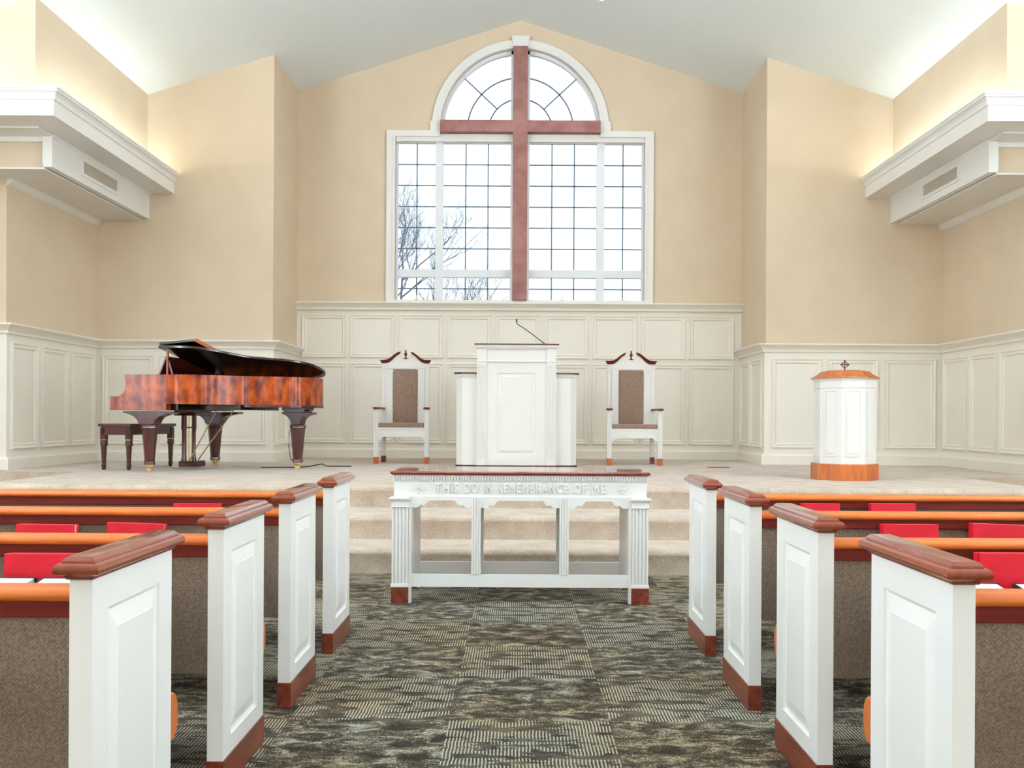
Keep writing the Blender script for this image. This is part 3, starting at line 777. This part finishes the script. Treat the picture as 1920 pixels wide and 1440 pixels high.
# ------------------------------------------------------------ pulpit chairs
def build_chair():
    c = empty('pulpit_chair', (0, 0, 0), label='x', cat='chair', group='high-backed chairs either side of the pulpit')
    # local: front at y=0, back at y=.52
    for sx in (-1, 1):
        x = sx * .322
        bm = bm_new(); w = .030; n = 2; seg = 2 * w / 5; pts = [(x - w, .055), (x - w, 0)]
        for k in range(n):
            a = x - w + seg * (2 * k + 1); pts += [(a, 0), (a + seg * .2, .005), (a + seg * .8, .005), (a + seg, 0)]
        pts += [(x + w, 0), (x + w, .055)]
        extr(bm, pts, 'z', .087, .70)
        l = obj('front_leg', bm, 'white', c)
        bm = bm_new(); box(bm, x - .033, x + .033, -.003, .058, 0, .087); obj('foot', bm, 'orange_wood', l, bevel=.003)
        x = sx * .285
        bm = bm_new(); box(bm, x - .028, x + .028, .45, .50, .087, 1.20); l = obj('rear_leg', bm, 'white', c, bevel=.003)
        bm = bm_new(); box(bm, x - .031, x + .031, .447, .503, 0, .087); obj('foot', bm, 'kick', l, bevel=.003)
        bm = bm_new(); a, b = sx * .322, sx * .295
        extr(bm, [(a - .04, -.03), (a + .04, -.03), (a + .035, .10), (b + .03, .46), (b - .03, .46), (a - .035, .10)], 'z', .70, .725)
        obj('armrest', bm, 'cherry_dark_and_shade', c, bevel=.006)
    bm = bm_new(); extr(bm, [(-.30, .305), (-.27, .305), (-.26, .325), (-.225, .345), (.225, .345), (.26, .325), (.27, .305), (.30, .305), (.30, .44), (-.30, .44)], 'y', .012, .035)
    box(bm, -.30, .30, .004, .035, .44, .465)
    extr(bm, [(-.27, .345), (.27, .345), (.27, .46), (-.27, .46)], 'y', .465, .485)
    for sx in (-1, 1):
        a, b = sorted((sx * .305, sx * .285)); box(bm, a, b, .03, .47, .33, .46)
    obj('seat_frame', bm, 'white', c)
    bm = bm_new(); box(bm, -.292, .292, .0, .45, .465, .524); obj('seat', bm, 'foam', c, bevel=.012)
    # tall back
    bm = bm_new()
    for sx in (-1, 1):
        a, b = sorted((sx * .17, sx * .257)); box(bm, a, b, .44, .49, .43, 1.235)
    box(bm, -.257, .257, .44, .49, 1.20, 1.31); box(bm, -.26, .26, .432, .49, 1.238, 1.262)
    shp = [(-.315, 1.20), (.315, 1.20), (.315, 1.345), (.25, 1.345), (.20, 1.36), (.14, 1.41), (.09, 1.44), (.04, 1.37), (-.04, 1.37), (-.09, 1.44), (-.14, 1.41), (-.20, 1.36), (-.25, 1.345), (-.315, 1.345)]
    extr(bm, shp, 'y', .448, .49)
    obj('back_frame', bm, 'white', c)
    bm = bm_new(); box(bm, -.162, .162, .43, .47, .50, 1.232); obj('back_cushion', bm, 'foam', c, bevel=.012)
    for sx in (-1, 1):
        top = [(.335, 1.352), (.30, 1.350), (.25, 1.354), (.215, 1.368), (.175, 1.398), (.14, 1.428), (.105, 1.450), (.065, 1.462)]
        bot = [(.088, 1.425), (.115, 1.412), (.145, 1.385), (.18, 1.350), (.215, 1.322), (.25, 1.310), (.30, 1.308), (.315, 1.310)]
        bm = bm_new()
        T_ = [Vector((sx * a, 0, b)) for a, b in top]; B_ = [Vector((sx * a, 0, b)) for a, b in bot[::-1]]
        rings = []
        for t, b in zip(T_, B_):
            rings.append([(t.x, .40, t.z), (t.x, .495, t.z), (b.x, .495, b.z), (b.x, .435, b.z), ((t.x * .5 + b.x * .5), .42, (t.z + b.z) / 2)])
        loft(bm, rings); obj('scroll', bm, 'cherry_dark_and_shade', c, smooth=True, angle=40)
    bm = bm_new(); lathe(bm, [(.024, 0), (.024, .01), (.012, .016), (.007, .03), (.016, .05), (.021, .07), (.018, .08), (.008, .088), (.008, .10), (.013, .108), (.006, .12), (.001, .125)], 0, .46, 16, 1.365)
    obj('finial', bm, 'cherry_dark_and_shade', c, smooth=True)
    return c
c1 = build_chair(); c1.location = (-1.50, 12.64, ZS); c1['label'] = 'white high-backed armchair with brown cushion left of the pulpit'
c2 = copy_tree(c1); c2.location = (1.475, 12.58, ZS); c2['label'] = 'white high-backed armchair with brown cushion right of the pulpit'

# ------------------------------------------------------------ baptismal font
FA = math.atan2(-9.95, -3.27)          # from font towards the camera
fo = empty('baptismal_font', (3.27, 9.95, ZS), label='white octagonal baptismal font with domed cherry lid and wooden base', cat='font')
a0 = FA + R(-5.5)
def octa(r, z): return [(r * math.cos(a0 + i * math.pi / 4), r * math.sin(a0 + i * math.pi / 4), z) for i in range(8)]
bm = bm_new(); loft(bm, [octa(.327, 0), octa(.327, .155), octa(.322, .163)]); obj('base', bm, 'orange_wood', fo)
bm = bm_new(); loft(bm, [octa(.300, .163), octa(.300, .905), octa(.306, .912), octa(.306, .922), octa(.302, .926), octa(.302, .975), octa(.308, .99), octa(.322, 1.003)])
body = obj('body', bm, 'white', fo)
for i in range(8):
    p0 = Vector(octa(.3003, 0)[i]); p1 = Vector(octa(.3003, 0)[(i + 1) % 8]); u = (p1 - p0); Lw = u.length; u.normalize(); n = Vector((u.y, -u.x, 0))
    bm = bm_new()
    rects(bm, p0, u, (0, 0, 1), n, [(.045, Lw - .045, .235, .885, .0), (.045, Lw - .045, .235, .885, .006), (.052, Lw - .052, .242, .878, .007), (.056, Lw - .056, .246, .874, -.0), (.078, Lw - .078, .27, .85, .007), (.080, Lw - .080, .272, .848, .008)])
    obj('raised_panel', bm, 'white', body)
bm = bm_new(); loft(bm, [octa(.322, 1.003), octa(.335, 1.008), octa(.333, 1.016), octa(.318, 1.022), octa(.27, 1.05), octa(.235, 1.078), octa(.20, 1.088), octa(.02, 1.094)])
lid = obj('lid', bm, 'orange_wood', fo)
bm = bm_new(); ux = Vector((-math.sin(FA), math.cos(FA), 0)); zc0 = 1.150
def flat(bm, pts, th=.012):   # polygons in the plane facing the camera
    d = Vector((math.cos(FA), math.sin(FA), 0)) * th / 2
    A = [ux * p + Vector((0, 0, q)) for p, q in pts]
    loft(bm, [[a - d for a in A], [a + d for a in A]])
for w0, l0, l1, an in ((.007, -.055, .046, 90), (.007, -.042, .042, 0)):
    ca, sa = math.cos(R(an)), math.sin(R(an))
    P = [(l0, -w0), (l0 + .012, -w0), (0, -.005), (l1 - .012, -w0 * 1.2), (l1, -w0 * 1.7), (l1, w0 * 1.7), (l1 - .012, w0 * 1.2), (0, .005), (l0 + .012, w0), (l0, w0)]
    flat(bm, [(ca * p - sa * q, zc0 + sa * p + ca * q) for p, q in P], .014)
for k in range(24):
    a, b = 2 * math.pi * k / 24, 2 * math.pi * (k + 1) / 24
    flat(bm, [(math.cos(a) * .023, zc0 + math.sin(a) * .023), (math.cos(b) * .023, zc0 + math.sin(b) * .023), (math.cos(b) * .032, zc0 + math.sin(b) * .032), (math.cos(a) * .032, zc0 + math.sin(a) * .032)], .010)
obj('ringed_cross', bm, 'piano_dark', lid)

# ------------------------------------------------------------ grand piano
PH = -10
pi_ = empty('grand_piano', (-4.325, 10.478, ZS), R(PH), label='polished mahogany grand piano with half-raised lid on the left of the platform', cat='piano')
ctrl = [(.62, 0), (.80, .01), (.95, .06), (1.08, .17), (1.20, .32), (1.33, .46), (1.48, .54), (1.62, .585), (1.75, .65), (1.85, .75), (1.905, .88), (1.92, 1.04), (1.905, 1.20), (1.85, 1.33), (1.75, 1.42), (1.60, 1.47), (1.40, 1.48), (.9, 1.48), (.62, 1.48)]
def smooth_pts(c, n=5):
    o_ = []
    for i in range(len(c) - 1):
        p0 = c[max(i - 1, 0)]; p1 = c[i]; p2 = c[i + 1]; p3 = c[min(i + 2, len(c) - 1)]
        for k in range(n):
            t = k / n; t2, t3 = t * t, t * t * t
            o_.append(tuple(.5 * (2 * p1[j] + (p2[j] - p0[j]) * t + (2 * p0[j] - 5 * p1[j] + 4 * p2[j] - p3[j]) * t2 + (3 * p1[j] - p0[j] - 3 * p2[j] + p3[j]) * t3) for j in (0, 1)))
    return o_ + [c[-1]]
OUT = smooth_pts(ctrl)
def offset(pts, d):
    o_ = []
    for i, p in enumerate(pts):
        a = Vector(pts[max(i - 1, 0)]); b = Vector(pts[min(i + 1, len(pts) - 1)]); t = (b - a).normalized(); n = Vector((-t.y, t.x))
        q = Vector(p) + n * d; o_.append((q.x, q.y))
    return o_
INN = offset(OUT, .045)
bm = bm_new()
rings = [[(o_[0], o_[1], .72), (o_[0], o_[1], 1.03), (i_[0], i_[1], 1.03), (i_[0], i_[1], .72)] for o_, i_ in zip(OUT, INN)]
loft(bm, rings); obj('rim', bm, 'piano', pi_, smooth=True, angle=40)
bm = bm_new()        # plinth moulding at the tail
tail = [p for p in OUT if p[0] > 1.30]; ti = offset(tail, .06); to = offset(tail, -.004)
loft(bm, [[(o_[0], o_[1], .695), (o_[0], o_[1], .722), (i_[0], i_[1], .722), (i_[0], i_[1], .695)] for o_, i_ in zip(to, ti)]); obj('rim_moulding', bm, 'piano_dark', pi_)
# cheeks
prof = [(0, .655), (.64, .655), (.64, 1.03), (.165, 1.03), (.163, 1.005), (.176, .97), (.18, .93), (.172, .88), (.15, .84), (.115, .812), (.08, .80), (0, .80)]
for w0 in (0.0, 1.435):
    bm = bm_new(); extr(bm, prof, 'y', w0 - .001, w0 + .046); obj('cheek', bm, 'piano', pi_, bevel=.003)
bm = bm_new(); box(bm, .0, .64, .045, 1.435, .655, .72); obj('keybed', bm, 'piano', pi_)
bm = bm_new(); box(bm, .02, .05, .045, 1.435, .72, .765); obj('key_slip', bm, 'piano', pi_)
bm = bm_new()
for i in range(52):
    y = .125 + i * .02365; box(bm, .055, .20, y, y + .0225, .74, .775)
obj('white_keys', bm, 'key', pi_)
bm = bm_new()
for i in range(51):
    if i % 7 in (1, 4): continue
    y = .125 + (i + 1) * .02365; box(bm, .105, .20, y - .006, y + .005, .775, .787)
obj('black_keys', bm, 'black', pi_)
bm = bm_new(); extr(bm, [(.20, .74), (.215, .74), (.27, .93), (.255, .935)], 'y', .045, 1.435); obj('fallboard', bm, 'piano', pi_)
bm = bm_new(); box(bm, .26, .62, .045, 1.435, .90, .915); obj('pin_block', bm, 'black', pi_)
bm = bm_new(); extr(bm, [(x, y) for x, y in offset(OUT, .044)], 'z', .86, .885); obj('iron_plate', bm, 'iron', pi_)
bm = bm_new(); extr(bm, [(x, y) for x, y in offset(OUT, .044)], 'z', .725, .74); obj('soundboard', bm, 'black', pi_)
bm = bm_new(); box(bm, .62, 1.28, .40, 1.40, .665, .725); box(bm, .60, .72, .10, 1.40, .66, .725); obj('bottom_beam', bm, 'black', pi_)
# lid
LO = offset(OUT, -.022)
LO = [(max(x, .545), y) for x, y in LO if x > .6]
lidpoly = [(.545, -.022)] + LO[1:-1] + [(.545, 1.50)]
th = 10.3
lid_e = bpy.data.objects.new('lid', None)
bm = bm_new(); bmt = [(x, y - 1.50) for x, y in lidpoly]
extr(bm, bmt, 'z', .0, .022)
lo = obj('lid', bm, 'black', pi_, bevel=.004); bpy.data.objects.remove(lid_e)
lo.location = (0, 1.50, 1.036); lo.rotation_euler = (R(-th), 0, 0)
bm = bm_new()
e_out = [(x, y - 1.50) for x, y in lidpoly]; e_in = offset(e_out, .03); 
loft(bm, [[(a[0], a[1], .0225), (a[0], a[1], .026), (b[0], b[1], .026), (b[0], b[1], .0225)] for a, b in zip(e_out, e_in)], closed=True)
obj('lid_edge', bm, 'piano', lo)
bm = bm_new(); box(bm, 0, .40, -1.515, .01, 0, .026); fl = obj('front_flap', bm, 'black', lo, bevel=.003)
fl.location = (.55, 0, .036); fl.rotation_euler = (0, R(-5), 0)
bm = bm_new(); box(bm, .40, .408, -1.518, .012, -.004, .036); e_ = obj('flap_edge', bm, 'orange_wood', lo); e_.location = fl.location; e_.rotation_euler = fl.rotation_euler
# half prop, music desk
bm = bm_new(); box(bm, .615, .635, .04, .06, 1.0, 1.275); obj('lid_prop', bm, 'piano', pi_)
bm = bm_new(); extr(bm, [(.47, 1.035), (.485, 1.03), (.565, 1.225), (.55, 1.23)], 'y', .14, 1.34); box(bm, .47, .62, .14, 1.34, 1.02, 1.035); 
for y in (.16, 1.30): extr(bm, [(.555, 1.22), (.57, 1.22), (.63, 1.035), (.61, 1.035)], 'y', y, y + .02)
obj('music_desk', bm, 'piano_dark', pi_)
# rim far side inner black felt strip, under-lid black
def piano_leg(u, wv, flare):
    bm = bm_new(); 
    A = [(-.27, .645), (.32, .645), (.32, .625), (.26, .615), (.20, .605), (.14, .585), (.105, .55), (.085, .505), (-.085, .505), (-.105, .55), (-.14, .585), (-.18, .605), (-.22, .618), (-.27, .63)]
    if flare: A = [(x * flare, z) for x, z in A]
    A = [(u + x, z) for x, z in A]
    extr(bm, A, 'y', wv - .075, wv + .075)
    if flare and flare < 1:
        B = [(-.14, .70), (.14, .70), (.14, .672), (.12, .66), (.12, .64), (-.12, .64), (-.12, .66), (-.14, .672)]
        extr(bm, [(u + x, z) for x, z in B], 'y', wv - .13, wv + .13)
    l = obj('leg', bm, 'piano_dark', pi_, bevel=.004)
    bm = bm_new(); lathe(bm, [(.085, .505), (.092, .50), (.092, .49), (.086, .482), (.088, .47), (.082, .455), (.052, .125), (.050, .12), (.058, .112), (.060, .085), (.052, .078)], u, wv, 8, 0, R(22.5))
    obj('leg_post', bm, 'piano_dark', l)
    bm = bm_new(); lathe(bm, [(.050, .078), (.050, .058), (.030, .054), (.026, .04)], u, wv, 16); obj('caster_cup', bm, 'brass', l)
    bm = bm_new(); 
    box(bm, u - .02, u + .02, wv - .018, wv + .018, .03, .05)
    loft(bm, [[(u + .03 * math.cos(t * math.pi / 8) * 1, yy, .031 + .03 * math.sin(t * math.pi / 8)) for t in range(16)] for yy in (wv - .014, wv + .014)])
    obj('caster', bm, 'brass', l)
piano_leg(.38, .13, 0); piano_leg(.50, 1.36, 0); piano_leg(1.66, 1.06, .62)
ly = None
bm = bm_new(); box(bm, .44, .64, .62, .86, .03, .085); box(bm, .45, .63, .60, .88, .085, .095); box(bm, .42, .68, .55, .92, .60, .655)
ly = obj('pedal_lyre', bm, 'piano_dark', pi_, bevel=.006)
for (u, w0) in ((.50, .63), (.50, .85)):
    bm = bm_new(); lathe(bm, [(.030, .09), (.030, .12), (.022, .14), (.022, .42), (.030, .46), (.028, .60)], u, w0, 12); obj('post', bm, 'piano_dark', ly, smooth=True)
for w0 in (.68, .74, .80):
    bm = bm_new(); tube(bm, [(.50, w0, .09), (.50, w0, .61)], .006, 8); obj('pedal_rod', bm, 'brass', ly)
    bm = bm_new(); extr(bm, [(.44, .05), (.36, .04), (.33, .03), (.36, .028), (.44, .035)], 'y', w0 - .012, w0 + .012); obj('pedal', bm, 'brass', ly)
for w0 in (.64, .84):
    bm = bm_new(); tube(bm, [(.56, w0, .10), (.88 + (w0 - .64) * .5, w0, .655)], .007, 8); obj('brace_rod', bm, 'brass', ly)
bm = bm_new(); box(bm, .495, .505, .60, .88, .46, .475); obj('cross_bar', bm, 'piano_dark', ly)

# bench
be = empty('piano_bench', (-4.26, 10.83, ZS), R(PH), label='dark wooden piano bench tucked behind the keyboard end of the piano', cat='bench')
bm = bm_new(); box(bm, -.36, .03, -.03, .95, .475, .508); obj('seat', bm, 'piano_dark', be, bevel=.006)
bm = bm_new(); box(bm, -.335, .005, -.01, .93, .385, .475); obj('apron', bm, 'piano_dark', be)
for u in (-.315, -.015):
    for w0 in (.02, .90):
        bm = bm_new(); sqr_prof(bm, [(.030, .46), (.030, .335), (.027, .33), (.029, .27), (.022, .262), (.016, .06), (.019, .05), (.014, 0)], u, w0); l = obj('leg', bm, 'piano_dark', be)
        bm = bm_new(); sqr_prof(bm, [(.0285, .326), (.0315, .328), (.0315, .334), (.0285, .336)], u, w0); obj('leg_ring', bm, 'brass', l)

# cords and floor boxes, outlet
bm = bm_new(); tube(bm, [(-2.98, 11.45, .006), (-2.8, 11.5, .006), (-2.62, 11.55, .006), (-2.5, 11.75, .006), (-2.36, 11.9, .03), (-2.3, 11.88, .006), (-2.0, 11.85, .006)], .007, 6)
bmesh.ops.translate(bm, verts=bm.verts[:], vec=(2.5, -11.6, 0))
tag(obj('power_cord', bm, 'plastic', loc=(-2.5, 11.6, ZS)), 'thin black cord lying on the carpet under the piano tail leg', 'cord')
bm = bm_new(); tube(bm, [(.08, 0, .47), (.05, .01, .40), (.045, .01, .25), (.07, .0, .12), (.14, -.01, .02), (.16, -.02, .01)], .004, 6)
o = obj('hanging_cord', bm, 'plastic', loc=(-2.72, 11.5, ZS)); tag(o, 'thin dark cord hanging down beside the piano tail leg', 'cord')
def floor_box(x, y, wd, label):
    b_ = empty('floor_outlet', (x, y, ZS), label=label, cat='outlet', group='outlet covers in the platform carpet')
    bm = bm_new(); rects(bm, (0, 0, 0), (1, 0, 0), (0, 1, 0), (0, 0, 1), [(-wd / 2, wd / 2, -.07, .07, .0), (-wd / 2, wd / 2, -.07, .07, .006), (-wd / 2 + .01, wd / 2 - .01, -.06, .06, .009)], cap=True); obj('cover', bm, 'kick', b_)
floor_box(2.45, 12.15, .26, 'brown outlet cover in the platform carpet right of the right-hand armchair')
ol = empty('wall_outlet', (-4.46, YM - T - .002, .80), label='small electrical outlet on the white panelling behind the piano', cat='outlet')
bm = bm_new(); rects(bm, (0, 0, 0), (1, 0, 0), (0, 0, 1), (0, -1, 0), [(-.035, .035, -.055, .055, .0), (-.035, .035, -.055, .055, .004), (-.031, .031, -.051, .051, .006)]); obj('plate', bm, 'white', ol)
bm = bm_new(); box(bm, -.015, .015, -.008, -.006, .01, .035); box(bm, -.015, .015, -.008, -.006, -.035, -.01); obj('socket', bm, 'plastic', ol)
# the one ceiling light whose rim shows at the top of the view
dl = empty('recessed_light', (1.03, 12.95, 6.99 - .323 * 1.03), label='small round recessed light glowing at the top edge of the ceiling', cat='light')
dl.rotation_euler = (0, math.atan(.323), 0)
bm = bm_new(); lathe(bm, [(.085, .0), (.085, -.008), (.075, -.012), (.066, -.006), (.066, 0)], n=28); obj('trim_ring', bm, 'white', dl)
bm = bm_new(); lathe(bm, [(.065, -.001), (.065, -.005)], n=24); obj('lamp', bm, 'lamp', dl)
